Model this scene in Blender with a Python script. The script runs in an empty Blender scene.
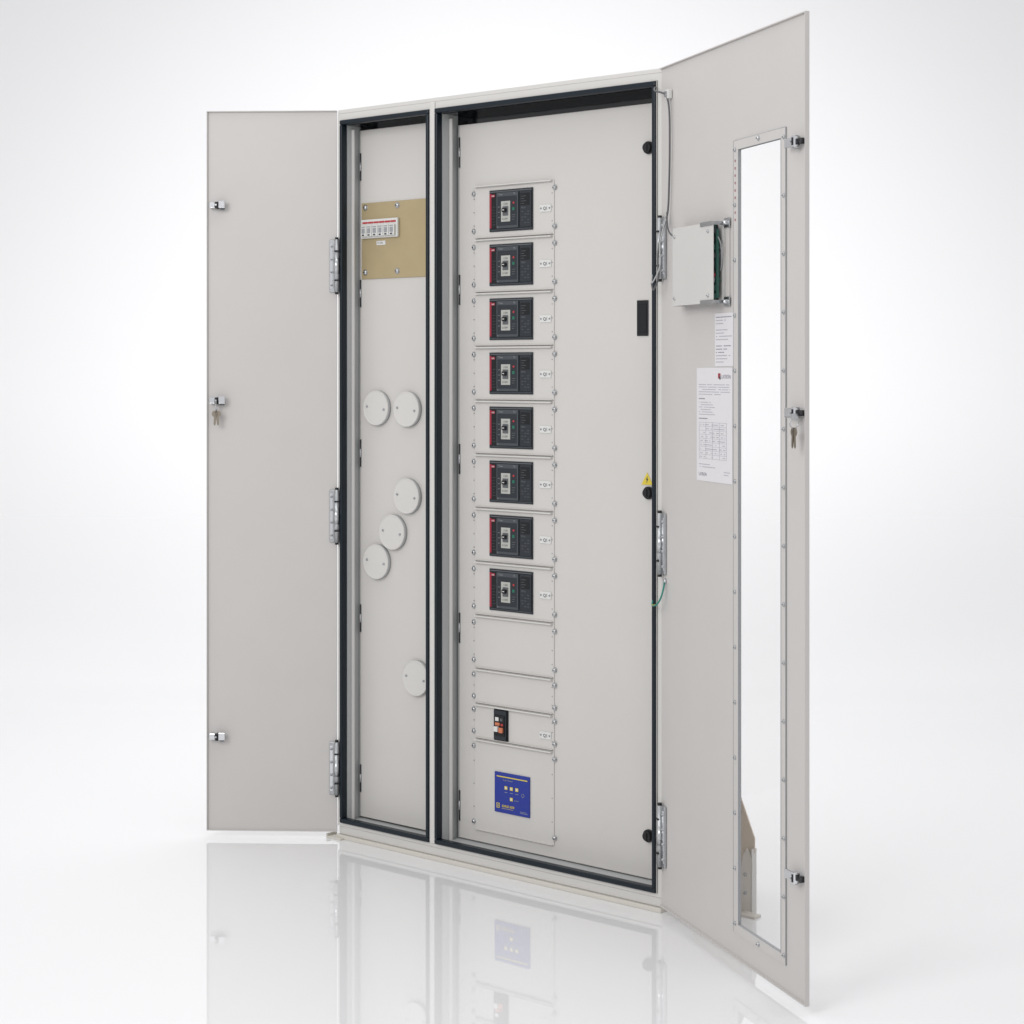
import bpy, bmesh, math, random
from mathutils import Matrix, Vector
random.seed(4)
S = bpy.context.scene
S.view_settings.view_transform = 'Standard'
S.view_settings.look = 'None'
S.view_settings.exposure = 0

# ---------------------------------------------------------------- materials
def mat(name, col, rough=0.5, metal=0.0, bump=0.0, bscale=600.0, var=0.0, spec=0.5, vscale=6.0, coat=0.0):
    m = bpy.data.materials.new(name); m.use_nodes = True
    nt = m.node_tree; p = nt.nodes['Principled BSDF']
    p.inputs['Base Color'].default_value = (*col, 1)
    p.inputs['Roughness'].default_value = rough
    p.inputs['Metallic'].default_value = metal
    p.inputs['Specular IOR Level'].default_value = spec
    p.inputs['Coat Weight'].default_value = coat
    tc = nt.nodes.new('ShaderNodeTexCoord')
    if bump > 0:
        n = nt.nodes.new('ShaderNodeTexNoise'); n.inputs['Scale'].default_value = bscale
        n.inputs['Detail'].default_value = 3
        b = nt.nodes.new('ShaderNodeBump'); b.inputs['Strength'].default_value = bump
        b.inputs['Distance'].default_value = 0.001
        nt.links.new(tc.outputs['Object'], n.inputs['Vector'])
        nt.links.new(n.outputs['Fac'], b.inputs['Height'])
        nt.links.new(b.outputs['Normal'], p.inputs['Normal'])
    if var > 0:
        n2 = nt.nodes.new('ShaderNodeTexNoise'); n2.inputs['Scale'].default_value = vscale
        n2.inputs['Detail'].default_value = 5
        mx = nt.nodes.new('ShaderNodeMix'); mx.data_type = 'RGBA'
        mx.inputs[6].default_value = (*[c*(1-var) for c in col], 1)
        mx.inputs[7].default_value = (*[min(1, c*(1+var)) for c in col], 1)
        nt.links.new(tc.outputs['Object'], n2.inputs['Vector'])
        nt.links.new(n2.outputs['Fac'], mx.inputs[0])
        nt.links.new(mx.outputs[2], p.inputs['Base Color'])
    return m

PAINT = mat('light_grey_powder_coat', (0.56, 0.55, 0.53), 0.42, bump=0.25, bscale=900, var=0.03)
PAINTD = mat('door_powder_coat', (0.535, 0.515, 0.498), 0.45, bump=0.3, bscale=900, var=0.03)
INNER = mat('inner_panel_powder_coat', (0.57, 0.55, 0.525), 0.4, bump=0.2, bscale=900, var=0.025)
SHADE = mat('side_shade_grey', (0.43, 0.44, 0.44), 0.45, bump=0.2, bscale=900)  # duller grey for recess sides; on the round covers it paints edge shade
RIM = mat('cover_edge_paint', (0.60, 0.585, 0.56), 0.35)
BODY = mat('cabinet_body_paint', (0.60, 0.585, 0.56), 0.42, bump=0.2, bscale=900)
PLINTH = mat('beige_plinth_paint', (0.60, 0.575, 0.52), 0.5, bump=0.2, var=0.05)
FOOT = mat('foot_paint', (0.64, 0.60, 0.54), 0.5, bump=0.2, var=0.06, vscale=12)
REMNANT = mat('floor_remnant_beige', (0.58, 0.49, 0.39), 0.5, bump=0.2, var=0.12, vscale=8)
GASK = mat('dark_navy_gasket', (0.006, 0.012, 0.019), 0.36, spec=0.3)
BLACK = mat('black_plastic', (0.010, 0.010, 0.012), 0.4, spec=0.35)
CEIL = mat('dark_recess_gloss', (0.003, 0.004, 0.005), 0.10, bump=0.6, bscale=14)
ZINC = mat('zinc_plated_steel', (0.50, 0.51, 0.52), 0.28, metal=1.0, bump=0.2, bscale=300)
CHROME = mat('bright_chrome', (0.68, 0.69, 0.71), 0.12, metal=1.0)
HING = mat('hinge_alloy', (0.42, 0.43, 0.44), 0.33, metal=0.7, bump=0.2)
BRASS = mat('yellow_passivated_steel', (0.43, 0.345, 0.20), 0.45, metal=0.3, var=0.10, vscale=14, bump=0.1)
KEYM = mat('nickel_key', (0.27, 0.235, 0.19), 0.35, metal=1.0)
BRK = mat('breaker_charcoal', (0.024, 0.028, 0.034), 0.5, spec=0.3)
BRK2 = mat('breaker_black', (0.008, 0.009, 0.011), 0.45, spec=0.3)
BRK3 = mat('breaker_slate', (0.062, 0.070, 0.079), 0.5, spec=0.3)
BRK4 = mat('breaker_mid_grey', (0.115, 0.122, 0.13), 0.5, spec=0.3)
BRK5 = mat('breaker_pale_grey', (0.42, 0.42, 0.39), 0.5, spec=0.3)
RED = mat('red_marking', (0.30, 0.014, 0.035), 0.45)
REDB = mat('bright_red_marking', (0.42, 0.03, 0.04), 0.45)
ORANGE = mat('orange_marking', (0.55, 0.17, 0.08), 0.45)
GREEN = mat('green_marking', (0.01, 0.13, 0.08), 0.45)
TEAL = mat('earth_wire_green', (0.02, 0.20, 0.16), 0.45)
WHITE = mat('white_plastic', (0.64, 0.64, 0.62), 0.4)
PAPER = mat('white_paper', (0.67, 0.65, 0.67), 0.55)
INK = mat('printed_ink', (0.38, 0.38, 0.41), 0.6)
INKM = mat('medium_printed_ink', (0.22, 0.22, 0.25), 0.6)
INKD = mat('dark_printed_ink', (0.05, 0.05, 0.06), 0.6)
GREYP = mat('grey_plastic', (0.28, 0.29, 0.30), 0.45)
GREYD = mat('dim_grey_print', (0.13, 0.14, 0.15), 0.5)
BLUE = mat('meter_blue', (0.022, 0.040, 0.27), 0.4, spec=0.3)
YELL = mat('yellow_marking', (0.66, 0.52, 0.05), 0.45)
PCB = mat('circuit_board_green', (0.020, 0.085, 0.065), 0.45)
CABLE = mat('grey_cable_sheath', (0.09, 0.09, 0.095), 0.5)
CABW = mat('light_cable_sheath', (0.40, 0.40, 0.40), 0.5)
GLAZ = bpy.data.materials.new('clear_acrylic'); GLAZ.use_nodes = True
nt = GLAZ.node_tree; nt.nodes.clear()
o = nt.nodes.new('ShaderNodeOutputMaterial'); mxs = nt.nodes.new('ShaderNodeMixShader')
tr = nt.nodes.new('ShaderNodeBsdfTransparent'); gl = nt.nodes.new('ShaderNodeBsdfGlossy')
gl.inputs['Roughness'].default_value = 0.02
tr.inputs['Color'].default_value = (0.99, 0.99, 0.99, 1)
mxs.inputs[0].default_value = 0.05
nt.links.new(tr.outputs[0], mxs.inputs[1]); nt.links.new(gl.outputs[0], mxs.inputs[2]); nt.links.new(mxs.outputs[0], o.inputs[0])

# ---------------------------------------------------------------- mesh builder
class MB:
    def __init__(s): s.bm = bmesh.new(); s.mats = []
    def mi(s, m):
        if m not in s.mats: s.mats.append(m)
        return s.mats.index(m)
    def box(s, x0, x1, y0, y1, z0, z1, m, bev=0.0, seg=2):
        i = s.mi(m)
        M = Matrix.Translation(((x0+x1)/2, (y0+y1)/2, (z0+z1)/2)) @ Matrix.Diagonal((abs(x1-x0), abs(y1-y0), abs(z1-z0), 1))
        r = bmesh.ops.create_cube(s.bm, size=1, matrix=M)
        vs = r['verts']; fs = {f for v in vs for f in v.link_faces}
        for f in fs: f.material_index = i
        if bev > 0:
            es = list({e for v in vs for e in v.link_edges})
            bmesh.ops.bevel(s.bm, geom=es, offset=bev, segments=seg, affect='EDGES', profile=0.5, material=i)
    def cyl(s, c, axis, r, h, m, seg=24, r2=None, bev=0):
        i = s.mi(m)
        R = {'z': Matrix.Identity(4), 'y': Matrix.Rotation(math.pi/2, 4, 'X'), 'x': Matrix.Rotation(math.pi/2, 4, 'Y')}[axis]
        M = Matrix.Translation(c) @ R
        q = bmesh.ops.create_cone(s.bm, cap_ends=True, segments=seg, radius1=r, radius2=r if r2 is None else r2, depth=h, matrix=M)
        for f in {f for v in q['verts'] for f in v.link_faces}:
            f.material_index = i
            if len(f.verts) == 4 and seg > 8: f.smooth = True
    def dome(s, c, r, d, m, seg=12):
        i = s.mi(m)
        M = Matrix.Translation(c) @ Matrix.Diagonal((r, d, r, 1))
        q = bmesh.ops.create_uvsphere(s.bm, u_segments=seg, v_segments=8, radius=1, matrix=M)
        for f in {f for v in q['verts'] for f in v.link_faces}: f.material_index = i; f.smooth = True
    def torus(s, c, R, r, m, axis='y', seg=32, sub=8):
        i = s.mi(m); g = []
        for a in range(seg):
            A = 2*math.pi*a/seg; ring = []
            for b in range(sub):
                B = 2*math.pi*b/sub; rr = R + r*math.cos(B); h = r*math.sin(B)
                if axis == 'y': p = (c[0]+rr*math.cos(A), c[1]+h, c[2]+rr*math.sin(A))
                elif axis == 'x': p = (c[0]+h, c[1]+rr*math.cos(A), c[2]+rr*math.sin(A))
                else: p = (c[0]+rr*math.cos(A), c[1]+rr*math.sin(A), c[2]+h)
                ring.append(s.bm.verts.new(p))
            g.append(ring)
        for a in range(seg):
            for b in range(sub):
                f = s.bm.faces.new((g[a][b], g[(a+1) % seg][b], g[(a+1) % seg][(b+1) % sub], g[a][(b+1) % sub]))
                f.material_index = i; f.smooth = True
    def prism(s, pts, y0, y1, m):
        i = s.mi(m)
        A = [s.bm.verts.new((x, y0, z)) for x, z in pts]; B = [s.bm.verts.new((x, y1, z)) for x, z in pts]
        n = len(pts); fs = [s.bm.faces.new(A), s.bm.faces.new(B[::-1])]
        for k in range(n): fs.append(s.bm.faces.new((A[k], B[k], B[(k+1) % n], A[(k+1) % n])))
        for f in fs: f.material_index = i
    def text(s, body, x, y, z, size, m, align='LEFT', bold=False, shear=0.0):
        i = s.mi(m)
        c = bpy.data.curves.new('t', 'FONT'); c.body = body; c.size = size; c.align_x = align; c.shear = shear
        if bold: c.offset = size*0.02
        ob = bpy.data.objects.new('t', c); S.collection.objects.link(ob)
        dg = bpy.context.evaluated_depsgraph_get()
        me = bpy.data.meshes.new_from_object(ob.evaluated_get(dg))
        vs = [s.bm.verts.new((x+v.co.x, y, z+v.co.y)) for v in me.vertices]
        for p in me.polygons:
            try:
                f = s.bm.faces.new([vs[k] for k in p.vertices]); f.material_index = i
            except ValueError: pass
        bpy.data.objects.remove(ob); bpy.data.curves.remove(c); bpy.data.meshes.remove(me)
    def tube(s, pts, r, m, sub=8, steps=10):
        i = s.mi(m); P = [Vector(p) for p in pts]; out = []
        for k in range(len(P)-1):
            p0 = P[max(k-1, 0)]; p1 = P[k]; p2 = P[k+1]; p3 = P[min(k+2, len(P)-1)]
            for j in range(steps):
                t = j/steps
                out.append(0.5*((2*p1)+(-p0+p2)*t+(2*p0-5*p1+4*p2-p3)*t*t+(-p0+3*p1-3*p2+p3)*t**3))
        out.append(P[-1]); rings = []
        up = Vector((0.31, 0.87, 0.11)).normalized()
        for k, p in enumerate(out):
            d = (out[min(k+1, len(out)-1)]-out[max(k-1, 0)]).normalized()
            a = d.cross(up).normalized(); b = d.cross(a)
            rings.append([s.bm.verts.new(p+r*(math.cos(2*math.pi*q/sub)*a+math.sin(2*math.pi*q/sub)*b)) for q in range(sub)])
        for k in range(len(rings)-1):
            for q in range(sub):
                f = s.bm.faces.new((rings[k][q], rings[k][(q+1) % sub], rings[k+1][(q+1) % sub], rings[k+1][q]))
                f.material_index = i; f.smooth = True
    def done(s, name, parent, loc=(0, 0, 0), rz=0.0, label=None):
        bmesh.ops.recalc_face_normals(s.bm, faces=[f for f in s.bm.faces])
        me = bpy.data.meshes.new(name); s.bm.to_mesh(me); s.bm.free()
        for m in s.mats: me.materials.append(m)
        ob = bpy.data.objects.new(name, me); S.collection.objects.link(ob)
        ob.parent = parent; ob.location = loc; ob.rotation_euler = (0, 0, rz)
        if label: ob['label'] = label
        return ob

def copy_of(ob, loc):
    c = ob.copy(); S.collection.objects.link(c); c.parent = ob.parent; c.location = loc
    return c

def screw(b, x, y, z, r=0.006, d=0.004, m=None):
    b.cyl((x, y-0.0006, z), 'y', r*1.25, 0.0012, ZINC, 16)
    b.dome((x, y-0.0012, z), r, d, m or ZINC)
    b.box(x-r*0.55, x+r*0.55, y-d-0.0018, y-d-0.0010, z-r*0.12, z+r*0.12, BLACK)

# ---------------------------------------------------------------- cabinet root
root = bpy.data.objects.new('electrical_cabinet', None); S.collection.objects.link(root)
ANG = math.radians(-40.38)
root.location = (-0.490, 5.271, 0); root.rotation_euler = (0, 0, ANG)
root['label'] = 'light grey electrical cabinet with open doors on glossy white floor'
root['category'] = 'electrical cabinet'

X0, X1, D, ZT = -0.008, 1.126, 0.35, 2.075
DV0, DV1 = 0.350, 0.372
b = MB()
b.box(X0, X0+0.012, 0.0, D, 0.036, ZT-0.012, BODY)
b.box(X1-0.012, X1, 0.0, D, 0.036, ZT-0.012, BODY)
b.box(X0+0.012, X1-0.012, D-0.006, D, 0.036, ZT-0.012, BODY)
b.box(X0, X1, 0.0, D, ZT-0.012, ZT, BODY, 0.002)
b.box(X0+0.012, X1-0.012, 0.0, D-0.006, 0.036, 0.045, BODY)
b.box(DV0+0.002, DV1-0.002, -0.004, D-0.006, 0.045, ZT-0.012, BODY, 0.002)
b.box(X0+0.012, DV0+0.002, 0.0, 0.012, 2.045, ZT-0.012, BODY)
b.box(DV1-0.002, X1-0.012, 0.0, 0.012, 2.045, ZT-0.012, BODY)
b.done('cabinet_body', root)
b = MB()
b.box(X0+0.002, X1-0.002, 0.003, D, 0.012, 0.035, BODY, 0.002)
b.box(X0-0.003, X1+0.001, -0.006, D, 0.0, 0.0115, PLINTH, 0.002)
b.box(X0-0.028, X0+0.03, -0.020, 0.02, 0.0, 0.005, PLINTH, 0.001)
b.box(X0-0.028, X0-0.024, -0.020, 0.02, 0.005, 0.012, PLINTH, 0.001)
b.done('plinth', root)

def gasket(x0, x1, z0, z1):
    b = MB(); w = 0.0105; h = 0.013; y0, y1 = -0.008, 0.014
    b.box(x0, x0+w, y0, y1, z0+h, z1-h, GASK, 0.003)
    b.box(x1-w, x1, y0, y1, z0+h, z1-h, GASK, 0.003)
    b.box(x0, x1, y0, y1, z1-h, z1, GASK, 0.003)
    b.box(x0, x1, y0, y1, z0, z0+h, GASK, 0.003)
    b.box(x0-0.0015, x0, y0+0.006, y1, z0, z1, BODY); b.box(x1, x1+0.0015, y0+0.006, y1, z0, z1, BODY)
    return b.done('door_gasket', root)
gasket(0.0045, 0.350, 0.046, 2.044)
gasket(0.372, 1.1105, 0.046, 2.044)

def lining(x0, x1, d, ztop):
    b = MB()
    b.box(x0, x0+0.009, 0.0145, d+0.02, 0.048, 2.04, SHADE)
    b.box(x0+0.0095, x0+0.019, d-0.030, d-0.024, 0.05, 2.02, PAINT, 0.001)
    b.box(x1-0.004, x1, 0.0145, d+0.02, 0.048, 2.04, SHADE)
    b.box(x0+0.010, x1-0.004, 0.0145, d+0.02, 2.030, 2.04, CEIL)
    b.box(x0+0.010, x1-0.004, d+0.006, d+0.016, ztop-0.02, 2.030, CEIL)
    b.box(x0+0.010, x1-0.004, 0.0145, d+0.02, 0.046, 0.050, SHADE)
    return b.done('recess_lining', root)
lining(0.006, 0.349, 0.060, 2.004)
lining(0.374, 1.109, 0.070, 2.003)

# ---------------------------------------------------------------- left inner door
dL = 0.060
b = MB()
b.box(0.020, 0.340, 0, 0.010, 0.055, 2.020, INNER, 0.002)
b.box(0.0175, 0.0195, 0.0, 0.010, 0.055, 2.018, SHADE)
innL = b.done('inner_door', root, (0, dL, 0), label='narrow plain inner door with blanking covers')
def inner_hinge(L):
    b = MB()
    b.box(-0.002, 0.0025, -0.0025, 0.0, -L/2, L/2, HING, 0.0008)
    b.cyl((0, -0.0030, 0), 'z', 0.0022, L, BLACK, 12)
    b.cyl((0, -0.0030, 0), 'z', 0.0027, L*0.30, HING, 12)
    return b
h0 = inner_hinge(0.078).done('inner_hinge', innL, (0.0250, 0, 1.915))
for z in (1.553, 1.096, 0.623, 0.165): copy_of(h0, (0.0250, 0, z))
b = MB()
b.box(0.030, 0.334, -0.0035, -0.0005, 1.593, 1.810, BRASS, 0.001)
for x in (0.046, 0.172, 0.305):
    for z in (1.797, 1.612): screw(b, x, -0.0035, z, 0.007, 0.005)
b.done('mounting_plate', innL, label='yellow passivated steel mounting plate')
b = MB()
b.box(0.036, 0.180, -0.012, -0.004, 1.708, 1.762, WHITE, 0.002)
for k in range(6):
    x = 0.043+k*0.0222
    b.box(x, x+0.020, -0.020, -0.012, 1.713, 1.744, WHITE, 0.001)
    b.box(x+0.004, x+0.016, -0.0212, -0.020, 1.722, 1.736, GREYP, 0.0005)
    b.box(x+0.003, x+0.017, -0.0208, -0.020, 1.7385, 1.7415, GREYP)
    b.box(x, x+0.020, -0.0132, -0.012, 1.750, 1.755, REDB)
    b.box(x+0.006, x+0.014, -0.0216, -0.0212, 1.715, 1.719, INKD)
b.done('terminal_block', innL, label='white row of small fused terminals')
b = MB(); b.box(0.092, 0.127, -0.0055, -0.0037, 1.688, 1.700, WHITE)
b.text('F1-F6', 0.096, -0.0058, 1.691, 0.009, INKD); b.done('label_plate', innL)
b = MB(); r = 0.0495
b.cyl((0, -0.0060, 0), 'y', r, 0.012, SHADE, 64, r2=r)  # edge shade put into the colour, below the brighter disc
b.cyl((0, -0.0125, 0), 'y', r-0.0024, 0.0014, RIM, 64)
b.torus((0, -0.0118, 0), r-0.0020, 0.0022, RIM, seg=64)
for x in (-0.033, 0.033): screw(b, x, -0.0132, 0.004 if x < 0 else -0.004, 0.0030, 0.002, HING)
c0 = b.done('blanking_cover', innL, (0.0950, 0, 1.226))
for x, z in ((0.214, 1.224), (0.214, 0.981), (0.158, 0.877), (0.0950, 0.790), (0.249, 0.476)): copy_of(c0, (x, 0, z))

# ---------------------------------------------------------------- right inner door
dR = 0.070
b = MB()
b.box(0.393, 1.098, 0, 0.012, 0.053, 2.004, INNER, 0.002)
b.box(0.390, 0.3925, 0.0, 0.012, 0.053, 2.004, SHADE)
innR = b.done('inner_door', root, (0, dR, 0), label='wide inner door with column of circuit breakers')
h0 = inner_hinge(0.082).done('inner_hinge', innR, (0.3970, 0, 1.929))
for z in (1.553, 1.090, 0.628, 0.142): copy_of(h0, (0.3970, 0, z))

PX0, PX1 = 0.453, 0.730
def plate(h):
    b = MB()
    b.box(PX0, PX1, -0.0022, -0.0005, -h+0.001, -0.001, INNER, 0.0006)
    b.box(PX0+0.004, PX1-0.004, -0.012, -0.0022, -0.0058, -0.0020, RIM, 0.0012)
    b.box(PX0+0.004, PX1-0.004, -0.007, -0.0022, -h+0.0018, -h+0.0038, INNER, 0.0008)
    ins = 0.022 if h > 0.12 else 0.018
    for x in (PX0-0.003, PX1+0.002):
        for z in (-ins, -h+ins): screw(b, x, -0.0022, z, 0.0056, 0.0045, ZINC)
    for k in range(3):
        b.cyl((PX0-0.003, -0.0024, -h*(0.25+0.25*k)), 'y', 0.0014, 0.0006, GREYD, 8)
        b.cyl((PX1-0.006, -0.0024, -h*(0.25+0.25*k)), 'y', 0.0014, 0.0006, GREYD, 8)
    return b
p0 = plate(0.1455).done('mounting_plate', innR, (0, 0, 1.834))
for k in range(1, 9): copy_of(p0, (0, 0, 1.834-0.1455*k))
p1 = plate(0.095).done('mounting_plate', innR, (0, 0, 0.5245))
copy_of(p1, (0, 0, 0.4295))
plate(0.250).done('mounting_plate', innR, (0, 0, 0.3345))

# circuit breaker, origin at centre, front -y
W, H = 0.152, 0.112
b = MB()
b.box(-W/2, W/2, -0.0055, -0.0024, -H/2, H/2, BRK, 0.0010)
b.box(-W/2+0.004, W/2-0.004, -0.0062, -0.0055, H/2-0.0060, H/2-0.0035, BRK4)
b.box(-W/2+0.004, W/2-0.004, -0.0062, -0.0055, -H/2+0.0035, -H/2+0.0055, BRK3)
b.box(-W/2+0.003, -W/2+0.028, -0.0085, -0.0055, -H/2+0.008, H/2-0.008, BRK2, 0.0008)
b.box(-W/2+0.0036, -W/2+0.0105, -0.0091, -0.0085, -H/2+0.0095, H/2-0.0095, RED)
b.box(-W/2+0.0105, -W/2+0.0225, -0.0091, -0.0085, H/2-0.019, H/2-0.012, RED)
b.text('ABB', -W/2+0.0112, -0.0094, H/2-0.0178, 0.0054, WHITE)
for k in range(7):
    b.box(-W/2+0.014, -W/2+0.025-(k % 3)*0.002, -0.0089, -0.0085, -H/2+0.018+k*0.008, -H/2+0.0190+k*0.008, BRK3)
# centre block
b.box(-0.046, 0.030, -0.0115, -0.0055, -H/2+0.008, H/2-0.008, BRK3, 0.0014)
b.box(-0.042, 0.026, -0.0122, -0.0115, -H/2+0.015, H/2-0.019, BRK, 0.0003)
b.box(-0.028, 0.004, -0.0130, -0.0122, -0.031, 0.024, BRK5, 0.0004)
b.box(-0.0215, -0.0025, -0.0150, -0.0130, -0.015, 0.010, BRK4, 0.001)
b.box(-0.0190, -0.0050, -0.0225, -0.0150, -0.006, 0.005, BRK2, 0.0020)
b.box(-0.0150, -0.0090, -0.0232, -0.0225, -0.0015, 0.0005, WHITE)
b.text('I ON', -0.0190, -0.0134, 0.0140, 0.0070, INKD)
b.text('O OFF', -0.0240, -0.0134, -0.0260, 0.0070, INKD)
b.cyl((0.016, -0.0126, 0.018), 'y', 0.0030, 0.0012, REDB, 16)
b.box(0.011, 0.019, -0.0128, -0.0122, -0.002, 0.006, GREEN)
for k in range(3): b.box(0.010, 0.022-0.002*k, -0.0126, -0.0122, -0.0145-0.0060*k, -0.0132-0.0060*k, BRK4)
for k in range(3): b.box(-0.039, -0.032, -0.0126, -0.0122, -0.020+k*0.014, -0.0175+k*0.014, BRK4)
b.text('Tmax', -0.038, -0.0118, 0.0405, 0.0065, GREYP)
b.text('T5', 0.014, -0.0118, 0.0405, 0.0065, GREYP)
# trip unit
b.box(0.033, W/2-0.003, -0.0085, -0.0055, -H/2+0.008, H/2-0.008, BRK, 0.0008)
b.box(0.037, W/2-0.008, -0.0091, -0.0085, 0.010, H/2-0.014, BRK2, 0.0002)
for k in range(4): b.box(0.040, 0.050+0.006*(k % 2), -0.0095, -0.0091, 0.014+k*0.0065, 0.0150+k*0.0065, BRK4)
b.text('PR221', 0.039, -0.0089, 0.0015, 0.0062, GREYD)
for k in range(5):
    for q in range(3):
        if (k*2+q) % 3: b.box(0.040+q*0.010, 0.047+q*0.010, -0.0089, -0.0085, -0.038+k*0.0075, -0.0355+k*0.0075, BRK3)
b.cyl((-0.040, -0.0118, -H/2+0.0115), 'y', 0.0020, 0.0008, GREYD, 12)
brk = b.done('circuit_breaker', innR, (0.5840, 0, 1.761))
b = MB()
b.box(-0.019, 0.019, -0.0045, -0.0026, -0.0095, 0.0095, WHITE, 0.0006)
b.text('Q1', -0.0068, -0.0048, -0.0042, 0.0115, INKD, bold=True)
for x in (-0.0145, 0.0145): b.cyl((x, -0.0048, 0), 'y', 0.0026, 0.0008, INKM, 12)
lab = b.done('label_plate', innR, (0.702, 0, 1.759))
for k in range(1, 8):
    copy_of(brk, (0.5840, 0, 1.761-0.1455*k)); copy_of(lab, (0.702, 0, 1.759-0.1455*k))
copy_of(lab, (0.702, 0, 0.372))
# small modular breaker
b = MB()
b.box(0.525, 0.574, -0.006, -0.0024, 0.337, 0.424, BRK2, 0.001)
b.box(0.528, 0.571, -0.011, -0.006, 0.341, 0.420, BRK, 0.0012)
b.box(0.532, 0.567, -0.0135, -0.011, 0.352, 0.408, BRK2, 0.001)
b.box(0.536, 0.548, -0.0142, -0.0135, 0.392, 0.402, WHITE)
b.box(0.536, 0.552, -0.0150, -0.0135, 0.380, 0.388, ORANGE, 0.0006)
b.box(0.556, 0.564, -0.0150, -0.0135, 0.380, 0.386, REDB, 0.0006)
b.box(0.536, 0.550, -0.022, -0.0135, 0.364, 0.378, WHITE, 0.0015)
b.box(0.552, 0.565, -0.0200, -0.0135, 0.362, 0.376, ORANGE, 0.0015)
b.text('S2', 0.553, -0.0139, 0.3935, 0.009, GREYP)
b.done('small_circuit_breaker', innR, label='small dark modular circuit breaker with orange and white toggle')
# metering display
b = MB(); mx0, mx1, mz0, mz1 = 0.527, 0.6495, 0.146, 0.254
b.box(mx0, mx1, -0.006, -0.0024, mz0, mz1, BLUE, 0.001)
y = -0.0064
b.box(mx0+0.008, mx1-0.007, y, -0.006, mz1-0.0125, mz1-0.0098, YELL)
b.text('Surge Monitor', mx0+0.030, y-0.0003, mz1-0.021, 0.0060, GREYP)
for k in range(3):
    b.box(mx0+0.036+k*0.019, mx0+0.046+k*0.019, y-0.0006, -0.006, mz1-0.044, mz1-0.035, YELL, 0.0002)
    b.box(mx0+0.0385+k*0.019, mx0+0.0435+k*0.019, y-0.0010, y-0.0006, mz1-0.0418, mz1-0.0370, WHITE)
b.box(mx0+0.055, mx0+0.065, y-0.0006, -0.006, mz1-0.072, mz1-0.063, YELL, 0.0002)
b.box(mx0+0.0575, mx0+0.0625, y-0.0010, y-0.0006, mz1-0.0698, mz1-0.0650, WHITE)
for k in range(3): b.box(mx0+0.036+0.019*k, mx0+0.046+0.019*k, y, -0.006, mz1-0.052, mz1-0.0508, GREYP)
b.text('ALARM', mx0+0.070, y-0.0003, mz1-0.071, 0.0050, GREYP)
b.torus((mx0+0.100, y+0.0002, mz0+0.056), 0.0045, 0.0006, GREYP, seg=20, sub=6)
b.box(mx0+0.007, mx0+0.0185, y, -0.006, mz0+0.012, mz0+0.025, YELL)
b.box(mx0+0.0085, mx0+0.0170, y-0.0003, y, mz0+0.0137, mz0+0.0233, BLUE)
b.text('D', mx0+0.0100, y-0.0006, mz0+0.0154, 0.0085, YELL, bold=True)
b.text('SURGE XDR', mx0+0.026, y-0.0003, mz0+0.0165, 0.0082, YELL, bold=True, shear=0.3)
b.box(mx0+0.026, mx0+0.066, y, -0.006, mz0+0.0120, mz0+0.0127, YELL)
b.box(mx0+0.090, mx1-0.006, y, -0.006, mz0+0.0080, mz0+0.0092, GREYP)
b.box(mx0+0.090, mx1-0.010, y, -0.006, mz0+0.0115, mz0+0.0125, GREYP)
b.done('meter_display', innR, label='blue metering display with yellow buttons and lettering')

b = MB()
b.cyl((0, -0.003, 0), 'y', 0.016, 0.006, BLACK, 32); b.cyl((0, -0.010, 0), 'y', 0.0125, 0.008, BLACK, 32, r2=0.0115)
b.box(-0.003, 0.003, -0.0165, -0.0141, -0.010, 0.010, BLACK, 0.001)
k0 = b.done('lock_knob', innR, (1.037, 0, 1.892))
copy_of(k0, (1.037, 0, 1.024)); copy_of(k0, (1.037, 0, 0.162))
b = MB()
b.box(1.000, 1.035, -0.003, -0.0005, 1.419, 1.509, BLACK, 0.001)
b.box(1.005, 1.030, -0.0042, -0.003, 1.427, 1.501, BRK2, 0.001)
b.done('handle_slot', innR)
b = MB()
b.prism([(1.013, 1.044), (1.049, 1.044), (1.031, 1.075)], -0.0012, -0.0004, YELL)
b.prism([(1.033, 1.066), (1.0275, 1.057), (1.0305, 1.057), (1.029, 1.048), (1.0350, 1.059), (1.0315, 1.059)], -0.0018, -0.0013, INKD)
b.done('warning_sign', innR, label='small yellow triangular electric shock warning sign')

# ---------------------------------------------------------------- outer doors
T = 0.004; Z0, Z1 = 0.019, 2.073
def flange(b, x0, x1, lipx, d=0.006, w=0.0025):
    b.box(x0, x1, -d, 0.0-0.00005, Z1-w, Z1, PAINTD); b.box(x0, x1, -d, 0.0-0.00005, Z0, Z0+w, PAINTD)
    if lipx > (x0+x1)/2: b.box(lipx-w, lipx, -d, -0.00005, Z0+w, Z1-w, PAINTD)
    else: b.box(lipx, lipx+w, -d, -0.00005, Z0+w, Z1-w, PAINTD)

WL = 0.374
b = MB(); b.box(-WL, 0, 0, T, Z0, Z1, PAINTD, 0.0008); flange(b, -WL, 0, -WL)
doorL = b.done('door', root, (X0+0.0005, -0.004, 0), math.radians(-2.3+40.38), label='narrow plain cabinet door standing open')

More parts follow.
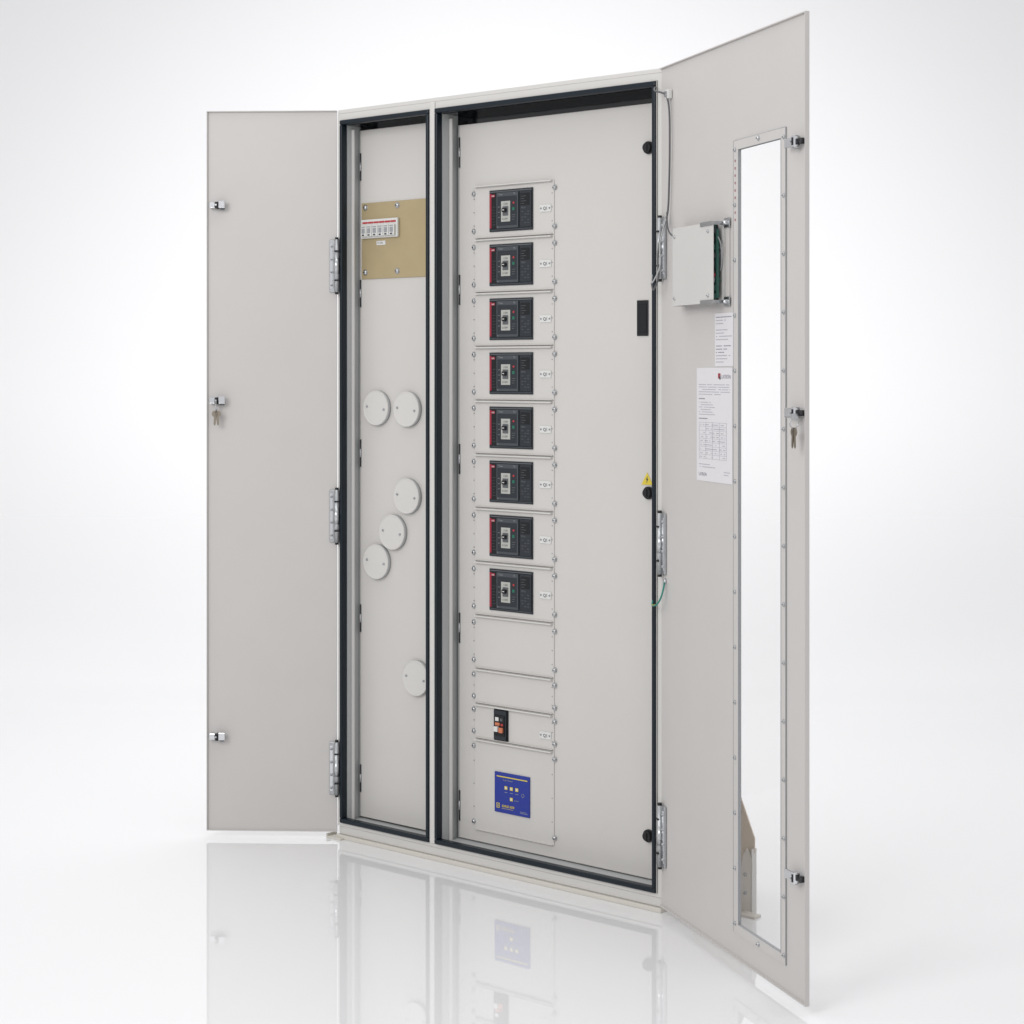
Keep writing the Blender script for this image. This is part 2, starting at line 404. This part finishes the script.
WR = 0.763; wx0, wx1, wz0, wz1 = 0.437, 0.650, 0.094, 1.826
b = MB(); i = b.mi(PAINTD)
xs = [0, wx0, wx1, WR]; zs = [Z0, wz0, wz1, Z1]; V = {}
for yy in (0, 1):
    for a in range(4):
        for c in range(4): V[a, yy, c] = b.bm.verts.new((xs[a], yy*T, zs[c]))
for yy in (0, 1):
    for a in range(3):
        for c in range(3):
            if (a, c) != (1, 1): b.bm.faces.new((V[a, yy, c], V[a+1, yy, c], V[a+1, yy, c+1], V[a, yy, c+1]))
for k in range(3):
    for a in (0, 3): b.bm.faces.new((V[a, 0, k], V[a, 0, k+1], V[a, 1, k+1], V[a, 1, k]))
    for c in (0, 3): b.bm.faces.new((V[k, 0, c], V[k+1, 0, c], V[k+1, 1, c], V[k, 1, c]))
for a in (1, 2): b.bm.faces.new((V[a, 0, 1], V[a, 0, 2], V[a, 1, 2], V[a, 1, 1]))
for c in (1, 2): b.bm.faces.new((V[1, 0, c], V[2, 0, c], V[2, 1, c], V[1, 1, c]))
flange(b, 0, WR, WR)
doorR = b.done('door', root, (X1+0.001, -0.002, 0), math.radians(-71.45+40.38), label='wide cabinet door with tall glazed window standing open')

b = MB(); ox0, ox1, oz0, oz1 = 0.414, 0.668, 0.075, 1.845; y0, y1 = -0.003, -0.0005
b.box(ox0, wx0+0.002, y0, y1, oz0, oz1, PAINTD, 0.0006); b.box(wx1-0.002, ox1, y0, y1, oz0, oz1, PAINTD, 0.0006)
b.box(wx0+0.002, wx1-0.002, y0, y1, wz1-0.002, oz1, PAINTD); b.box(wx0+0.002, wx1-0.002, y0, y1, oz0, wz0+0.002, PAINTD)
g = 0.0009
b.box(wx0+0.002, wx0+0.002+g, y0-0.0006, T, wz0+0.002, wz1-0.002, GREYP); b.box(wx1-0.002-g, wx1-0.002, y0-0.0006, T, wz0+0.002, wz1-0.002, GREYP)
b.box(wx0+0.002+g, wx1-0.002-g, y0-0.0006, T, wz1-0.002-g, wz1-0.002, GREYD); b.box(wx0+0.002+g, wx1-0.002-g, y0-0.0006, T, wz0+0.002, wz0+0.002+g, GREYP)
b.box(ox0-0.0010, ox0, y0, y1, oz0, oz1, GREYD); b.box(ox0, ox1, y0, y1, oz1, oz1+0.0008, GREYP); b.box(ox1, ox1+0.0008, y0, y1, oz0, oz1, GREYP)
for k in range(15):
    z = 0.095+k*(1.73/14)
    screw(b, ox0+0.009, y0, z, 0.0040, 0.003, HING); screw(b, ox1-0.006, y0, z, 0.0040, 0.003, HING)
screw(b, (ox0+ox1)/2, y0, oz1-0.008, 0.0045, 0.004); screw(b, (ox0+ox1)/2, y0, oz0+0.008, 0.0045, 0.004)
b.done('window_frame', doorR)
b = MB(); b.box(wx0+0.0045, wx1-0.0045, -0.0012, 0.0012, wz0+0.0045, wz1-0.0045, GLAZ); b.done('window_pane', doorR)

# hinges
b = MB(); L = 0.150
b.cyl((0.0, -0.009, 0), 'z', 0.0075, L, HING, 20)
b.cyl((0.0, -0.009, 0), 'z', 0.0082, L*0.30, ZINC, 20)
b.cyl((0.0, -0.009, L/2+0.003), 'z', 0.005, 0.006, BLACK, 16); b.cyl((0.0, -0.009, -L/2-0.003), 'z', 0.005, 0.006, BLACK, 16)
b.box(-0.022, -0.004, -0.006, -0.0005, -L/2, L/2, HING, 0.002)
b.box(-0.0195, -0.011, -0.008, -0.006, -L/2+0.010, L/2-0.010, CHROME, 0.0008)
for z in (-0.055, -0.018, 0.018, 0.055): screw(b, -0.0152, -0.008, z, 0.0036, 0.003, HING)
b.box(-0.006, 0.006, -0.0178, -0.001, -L/2+0.031, -L/2+0.035, BLACK); b.box(-0.006, 0.006, -0.0178, -0.001, L/2-0.035, L/2-0.031, BLACK)
hl = b.done('hinge', doorL, (0.000, 0, 1.630))
for z in (0.918, 0.200): copy_of(hl, (0.000, 0, z))
for z in (1.630, 0.908, 0.193):
    c = hl.copy(); S.collection.objects.link(c); c.parent = doorR; c.location = (0.010, 0, z); c.scale = (-1, 1, 1)

# cam latches
def latch(sg):
    b = MB()
    b.cyl((0, -0.005, 0), 'y', 0.011, 0.010, CHROME, 6)
    b.cyl((0, -0.012, 0), 'y', 0.008, 0.006, CHROME, 20)
    if sg < 0:
        b.box(-0.020, -0.003, -0.018, -0.003, -0.009, 0.009, CHROME, 0.002)
        b.box(-0.0025, 0.007, -0.022, -0.004, -0.011, 0.009, BLACK, 0.002)
        b.box(0.0075, 0.026, -0.024, -0.016, -0.009, 0.012, CHROME, 0.0015)
        b.box(0.0105, 0.022, -0.0155, -0.004, -0.014, -0.004, GREYD, 0.0015)
    else:
        b.box(-0.040, -0.006, -0.019, -0.012, -0.010, 0.010, CHROME, 0.0020)
        b.box(-0.012, 0.000, -0.011, -0.002, -0.013, 0.002, GREYD, 0.002)
        b.box(-0.005, 0.012, -0.022, -0.006, -0.013, 0.013, CHROME, 0.003)
        b.cyl((0.020, -0.008, 0.0), 'y', 0.0065, 0.010, BLACK, 20)
        b.box(0.002, 0.008, -0.0235, -0.022, -0.008, 0.008, BLACK, 0.0005)
    b.cyl((0.0, -0.023 if sg < 0 else -0.0235, 0), 'y', 0.003, 0.003, ZINC, 6)
    return b
lL = latch(-1).done('latch', doorL, (-0.344, 0, 1.804)); copy_of(lL, (-0.344, 0, 1.247)); copy_of(lL, (-0.344, 0, 0.289))
lR = latch(1).done('latch', doorR, (0.733, 0, 1.806)); copy_of(lR, (0.733, 0, 1.243)); copy_of(lR, (0.733, 0, 0.279))
def key():
    b = MB()
    b.torus((0, -0.024, -0.016), 0.010, 0.0012, ZINC, axis='x', seg=24)
    for dx in (-0.003, 0.003):
        b.cyl((dx*1.4, -0.024, -0.034), 'y', 0.009, 0.002, KEYM, 20)
        b.prism([(dx-0.0035, -0.041), (dx+0.0035, -0.041), (dx*1.6+0.0028, -0.064), (dx*1.6, -0.068), (dx*1.6-0.0028, -0.064)], -0.0255+dx*0.2, -0.0235+dx*0.2, KEYM)
    b.box(-0.001, 0.001, -0.030, -0.014, -0.008, 0.004, ZINC)
    return b
key().done('key', doorL, (-0.342, 0, 1.243)); key().done('key', doorR, (0.748, 0, 1.238))

# control module on right door
b = MB(); bx0, bx1, bz0, bz1 = 0.140, 0.372, 1.484, 1.668
b.box(bx0, bx1-0.004, -0.032, -0.0295, bz0, bz1, PAINT, 0.001)
b.box(bx0, bx0+0.0025, -0.0292, -0.001, bz0, bz1, PAINT)
b.box(bx0+0.012, bx1-0.012, -0.022, -0.020, bz0+0.006, bz1-0.006, PCB)
b.box(bx0+0.010, bx1-0.004, -0.006, -0.0005, bz0+0.004, bz1-0.004, PAINT)
b.box(bx0+0.012, bx1-0.030, -0.029, -0.008, bz0+0.004, bz1-0.004, BLACK)
for k in range(9):
    z = bz0+0.010+k*0.0185; d = random.uniform(0.010, 0.020)
    b.box(bx1-0.028, bx1-0.010-random.uniform(0, 0.006), -0.022-d*0.35, -0.020, z, z+0.012, random.choice((BLACK, GREYP, BRK3, PCB)), 0.0006)
    b.box(bx1-0.024, bx1-0.010, -0.019, -0.019+d*0.5, z+0.002, z+0.010, random.choice((GREYP, BRK3, PCB, PCB)), 0.0006)
b.box(bx1-0.012, bx1-0.009, -0.0285, -0.024, bz0+0.060, bz0+0.068, RED)
b.box(bx1-0.0095, bx1-0.0080, -0.0215, -0.0150, bz0+0.012, bz1-0.016, PCB)
b.tube([(bx1-0.012, -0.018, bz1-0.03), (bx1-0.001, -0.014, bz1-0.05), (bx1-0.004, -0.010, bz1-0.09), (bx1-0.012, -0.009, bz1-0.11)], 0.0014, GREYP)
b.box(bx1+0.0005, bx1+0.020, -0.0030, -0.0006, bz0+0.004, bz1-0.004, PAINTD, 0.0006)
for z in (bz0-0.002, bz1-0.008):
    b.box(bx1-0.070, bx1-0.004, -0.0345, -0.0322, z, z+0.010, ZINC, 0.0008)
    b.box(bx1-0.0038, bx1-0.0012, -0.0345, -0.001, z+0.001, z+0.009, ZINC)
    b.box(bx1-0.001, bx1+0.026, -0.0060, -0.0032, z-0.006, z+0.016, ZINC, 0.0008)
    screw(b, bx1+0.013, -0.0060, z+0.005, 0.005, 0.008, CHROME)
for x in (bx0+0.012, bx1-0.030):
    for z in (bz0+0.018, bz1-0.020): screw(b, x, -0.032, z, 0.0035, 0.002)
b.done('control_module', doorR, label='shallow control module with grey cover and exposed circuit board')

# stickers
def words(b, x0, x1, z, h, m, y, dens=0.82):
    x = x0
    while x < x1-0.004:
        w = min(random.uniform(0.003, 0.009), x1-x)
        if random.random() < dens: b.box(x, x+w, y-0.0002, y, z, z+h, m)
        x += w+0.0014
b = MB(); sx0, sx1, sz0, sz1 = 0.211, 0.4045, 1.075, 1.338
b.box(sx0, sx1, -0.0010, -0.0003, sz0, sz1, PAPER)
y = -0.0011
b.prism([(sx0+0.118, sz1-0.025), (sx0+0.125, sz1-0.025), (sx0+0.125, sz1-0.019), (sx0+0.131, sz1-0.019), (sx0+0.131, sz1-0.013), (sx0+0.118, sz1-0.013)], y-0.0002, y, RED)
b.box(sx0+0.1255, sx0+0.132, y-0.0005, y-0.0001, sz1-0.027, sz1-0.0195, INKD)
b.text('LATRON', sx0+0.136, y-0.0003, sz1-0.0250, 0.0125, INKM)
for k in range(5): words(b, sx0+0.012, sx1-0.012-(0.05 if k == 4 else 0), sz1-0.040-k*0.0056, 0.0016, INK, y, 0.9)
words(b, sx0+0.012, sx0+0.05, sz1-0.073, 0.0022, INKM, y, 1)
for k in range(6): words(b, sx0+0.012, sx0+0.080+0.01*(k % 3), sz1-0.081-k*0.0056, 0.0015, INK, y, 0.9)
words(b, sx0+0.012, sx0+0.06, sz1-0.119, 0.0022, INKM, y, 1)
tz0, tz1 = sz0+0.052, sz0+0.136
for k in range(10):
    z = tz0+(tz1-tz0)*k/9; b.box(sx0+0.014, sx1-0.030, y-0.0002, y, z, z+0.0006, INK)
    if k < 9: words(b, sx0+0.020, sx1-0.036, z+0.0035, 0.0018, INK, y, 0.6)
for k in range(5):
    x = sx0+0.014+(sx1-sx0-0.0448)*k/4; b.box(x, x+0.0006, y-0.0005, y-0.0003, tz0, tz1, INK)
words(b, sx0+0.012, sx0+0.075, sz0+0.038, 0.0016, INK, y); words(b, sx0+0.012, sx0+0.11, sz0+0.032, 0.0016, INK, y)
b.text('LATRON', sx0+0.012, y-0.0003, sz0+0.012, 0.011, INKM)
words(b, sx1-0.045, sx1-0.012, sz0+0.024, 0.0016, INK, y, 1); words(b, sx1-0.045, sx1-0.020, sz0+0.018, 0.0016, INK, y, 1)
b.done('instruction_sticker', doorR, label='white printed instruction sheet with table')
b = MB(); sx0, sx1, sz0, sz1 = 0.312, 0.409, 1.341, 1.462
b.box(sx0, sx1, -0.0010, -0.0003, sz0, sz1, PAPER)
for k in range(15):
    if k in (3, 8): continue
    words(b, sx0+0.006, sx1-0.008-0.02*(k % 3), sz1-0.010-k*0.0073, 0.0020, INKM if k in (0, 9, 10, 11) else INK, y, 0.9)
b.done('rating_sticker', doorR, label='small white printed rating label')
b = MB()
for k in range(9): b.torus((0.424, -0.0034, 1.800-k*0.0165), 0.0026, 0.0005, RED, seg=12, sub=4)
b.done('red_marking', doorR, label='vertical row of small red printed marks')

# cables in the door frame
b = MB()
b.tube([(-0.030, 0.000, 2.030), (0.000, -0.018, 2.025), (0.030, -0.030, 2.012), (0.054, -0.014, 2.000), (0.064, -0.008, 1.965), (0.068, -0.008, 1.88), (0.064, -0.008, 1.78), (0.058, -0.010, 1.71), (0.044, -0.022, 1.655), (0.046, -0.030, 1.60), (0.052, -0.030, 1.56), (0.030, -0.034, 1.528), (0.008, -0.030, 1.545)], 0.0023, CABLE)
b.tube([(0.056, -0.010, 1.715), (0.074, -0.016, 1.675), (0.100, -0.014, 1.655), (0.142, -0.010, 1.650)], 0.0020, CABLE)
b.tube([(0.060, -0.014, 1.70), (0.050, -0.026, 1.640), (0.060, -0.030, 1.585), (0.036, -0.040, 1.545), (0.010, -0.030, 1.565)], 0.0018, CABW)
b.box(0.048, 0.068, -0.013, -0.001, 1.990, 2.012, WHITE, 0.002)
b.box(0.052, 0.064, -0.016, -0.013, 1.994, 2.008, ZINC, 0.001)
b.done('control_cable', doorR)
b = MB()
b.tube([(-0.018, -0.016, 0.765), (-0.002, -0.024, 0.757), (0.022, -0.024, 0.760), (0.034, -0.018, 0.776), (0.034, -0.010, 0.800), (0.026, -0.004, 0.815)], 0.0022, TEAL)
b.tube([(-0.002, -0.0262, 0.759), (0.010, -0.0266, 0.758), (0.022, -0.0262, 0.762)], 0.0006, YELL)
b.dome((0.026, -0.002, 0.818), 0.006, 0.005, ZINC)
b.done('earth_cable', doorR)

# beige floor remnant on the far side, given the shape of a bolted foot
b = MB()
b.prism([(X1+0.0015, 0.36), (1.250, 0.315), (1.305, 0.185), (1.305, 0.150), (1.275, 0.095), (1.275, 0.0), (X1+0.0015, 0.0)], 0.138, 0.142, REMNANT)
b.box(1.20, 1.33, 0.100, 0.1295, 0.0, 0.006, FOOT, 0.001)
b.prism([(1.268, 0.006), (1.300, 0.006), (1.300, 0.140), (1.288, 0.160), (1.276, 0.140), (1.268, 0.08)], 0.130, 0.1355, FOOT)
b.box(1.3005, 1.304, 0.130, 0.150, 0.0, 0.160, BODY, 0.001)
for x, z in ((1.284, 0.050), (1.284, 0.095)): screw(b, x, 0.13, z, 0.004, 0.004, HING)
b.done('floor_remnant_foot', root, label='beige floor remnant shaped as a folded foot, with bolted bracket')

# ---------------------------------------------------------------- studio sweep
FLOORM = mat('glossy_white_floor', (0.82, 0.82, 0.825), 0.008, spec=0.5)
FLOORM.node_tree.nodes['Principled BSDF'].inputs['IOR'].default_value = 2.0
bm = bmesh.new(); prof = []
prof += [(-6, 0), (3, 0), (5.5, 0), (7.2, 0)]
R = 5.5
for k in range(1, 49):
    A = math.pi/2*k/48; prof.append((7.2+R*math.sin(A), R-R*math.cos(A)))
prof.append((7.2+R, 9.0))
vs = [[bm.verts.new((x, y, z)) for y, z in prof] for x in (-12, 12)]
for k in range(len(prof)-1):
    f = bm.faces.new((vs[0][k], vs[1][k], vs[1][k+1], vs[0][k+1])); f.smooth = True
me = bpy.data.meshes.new('floor'); bm.to_mesh(me); bm.free()
me.materials.append(FLOORM)
fl = bpy.data.objects.new('floor', me); S.collection.objects.link(fl)
fl['kind'] = 'structure'; fl['label'] = 'seamless glossy white studio floor and backdrop'
nt = FLOORM.node_tree; tc = nt.nodes.new('ShaderNodeTexCoord'); sp = nt.nodes.new('ShaderNodeSeparateXYZ')
mr = nt.nodes.new('ShaderNodeMapRange'); mr.inputs[1].default_value = 0.0; mr.inputs[2].default_value = 1.6
mr.inputs[3].default_value = 0.008; mr.inputs[4].default_value = 0.9
mr.interpolation_type = 'SMOOTHSTEP'
nt.links.new(tc.outputs['Object'], sp.inputs[0]); nt.links.new(sp.outputs['Z'], mr.inputs[0])
nt.links.new(mr.outputs[0], nt.nodes['Principled BSDF'].inputs['Roughness'])

# ---------------------------------------------------------------- light
w = bpy.data.worlds.new('World'); S.world = w; w.use_nodes = True
w.node_tree.nodes['Background'].inputs[0].default_value = (0.985, 0.985, 1.0, 1)
w.node_tree.nodes['Background'].inputs[1].default_value = 0.80
def area(name, loc, target, size, power, col=(1, 1, 1), sy=None):
    l = bpy.data.lights.new(name, 'AREA'); l.energy = power; l.size = size; l.color = col
    if sy: l.shape = 'RECTANGLE'; l.size_y = sy
    ob = bpy.data.objects.new(name, l); S.collection.objects.link(ob); ob.location = loc
    ob.rotation_euler = (Vector(target)-Vector(loc)).to_track_quat('-Z', 'Y').to_euler()
    return ob
area('softbox_light', (-3.2, 0.5, 3.6), (0.1, 4.8, 1.0), 2.5, 115)
area('overhead_light', (0, 6.0, 5.5), (0, 6.5, 0), 5.0, 115, sy=5.0)
sl = bpy.data.lights.new('backdrop_light', 'SPOT'); sl.energy = 400; sl.spot_size = math.radians(84); sl.spot_blend = 1.0; sl.shadow_soft_size = 0.5
so = bpy.data.objects.new('backdrop_light', sl); S.collection.objects.link(so); so.location = (0, 7.0, 5.2)
so.rotation_euler = (Vector((0, 12.0, 1.3))-Vector(so.location)).to_track_quat('-Z', 'Y').to_euler()

# ---------------------------------------------------------------- camera
cd = bpy.data.cameras.new('camera'); cam = bpy.data.objects.new('camera', cd); S.collection.objects.link(cam)
cam.location = (0, 0, 1.328); cam.rotation_euler = (math.pi/2, 0, 0)
cd.sensor_width = 36; cd.lens = 36*1850/1024; cd.shift_y = -140/1024; cd.clip_end = 100; cd.clip_start = 0.05
S.camera = cam
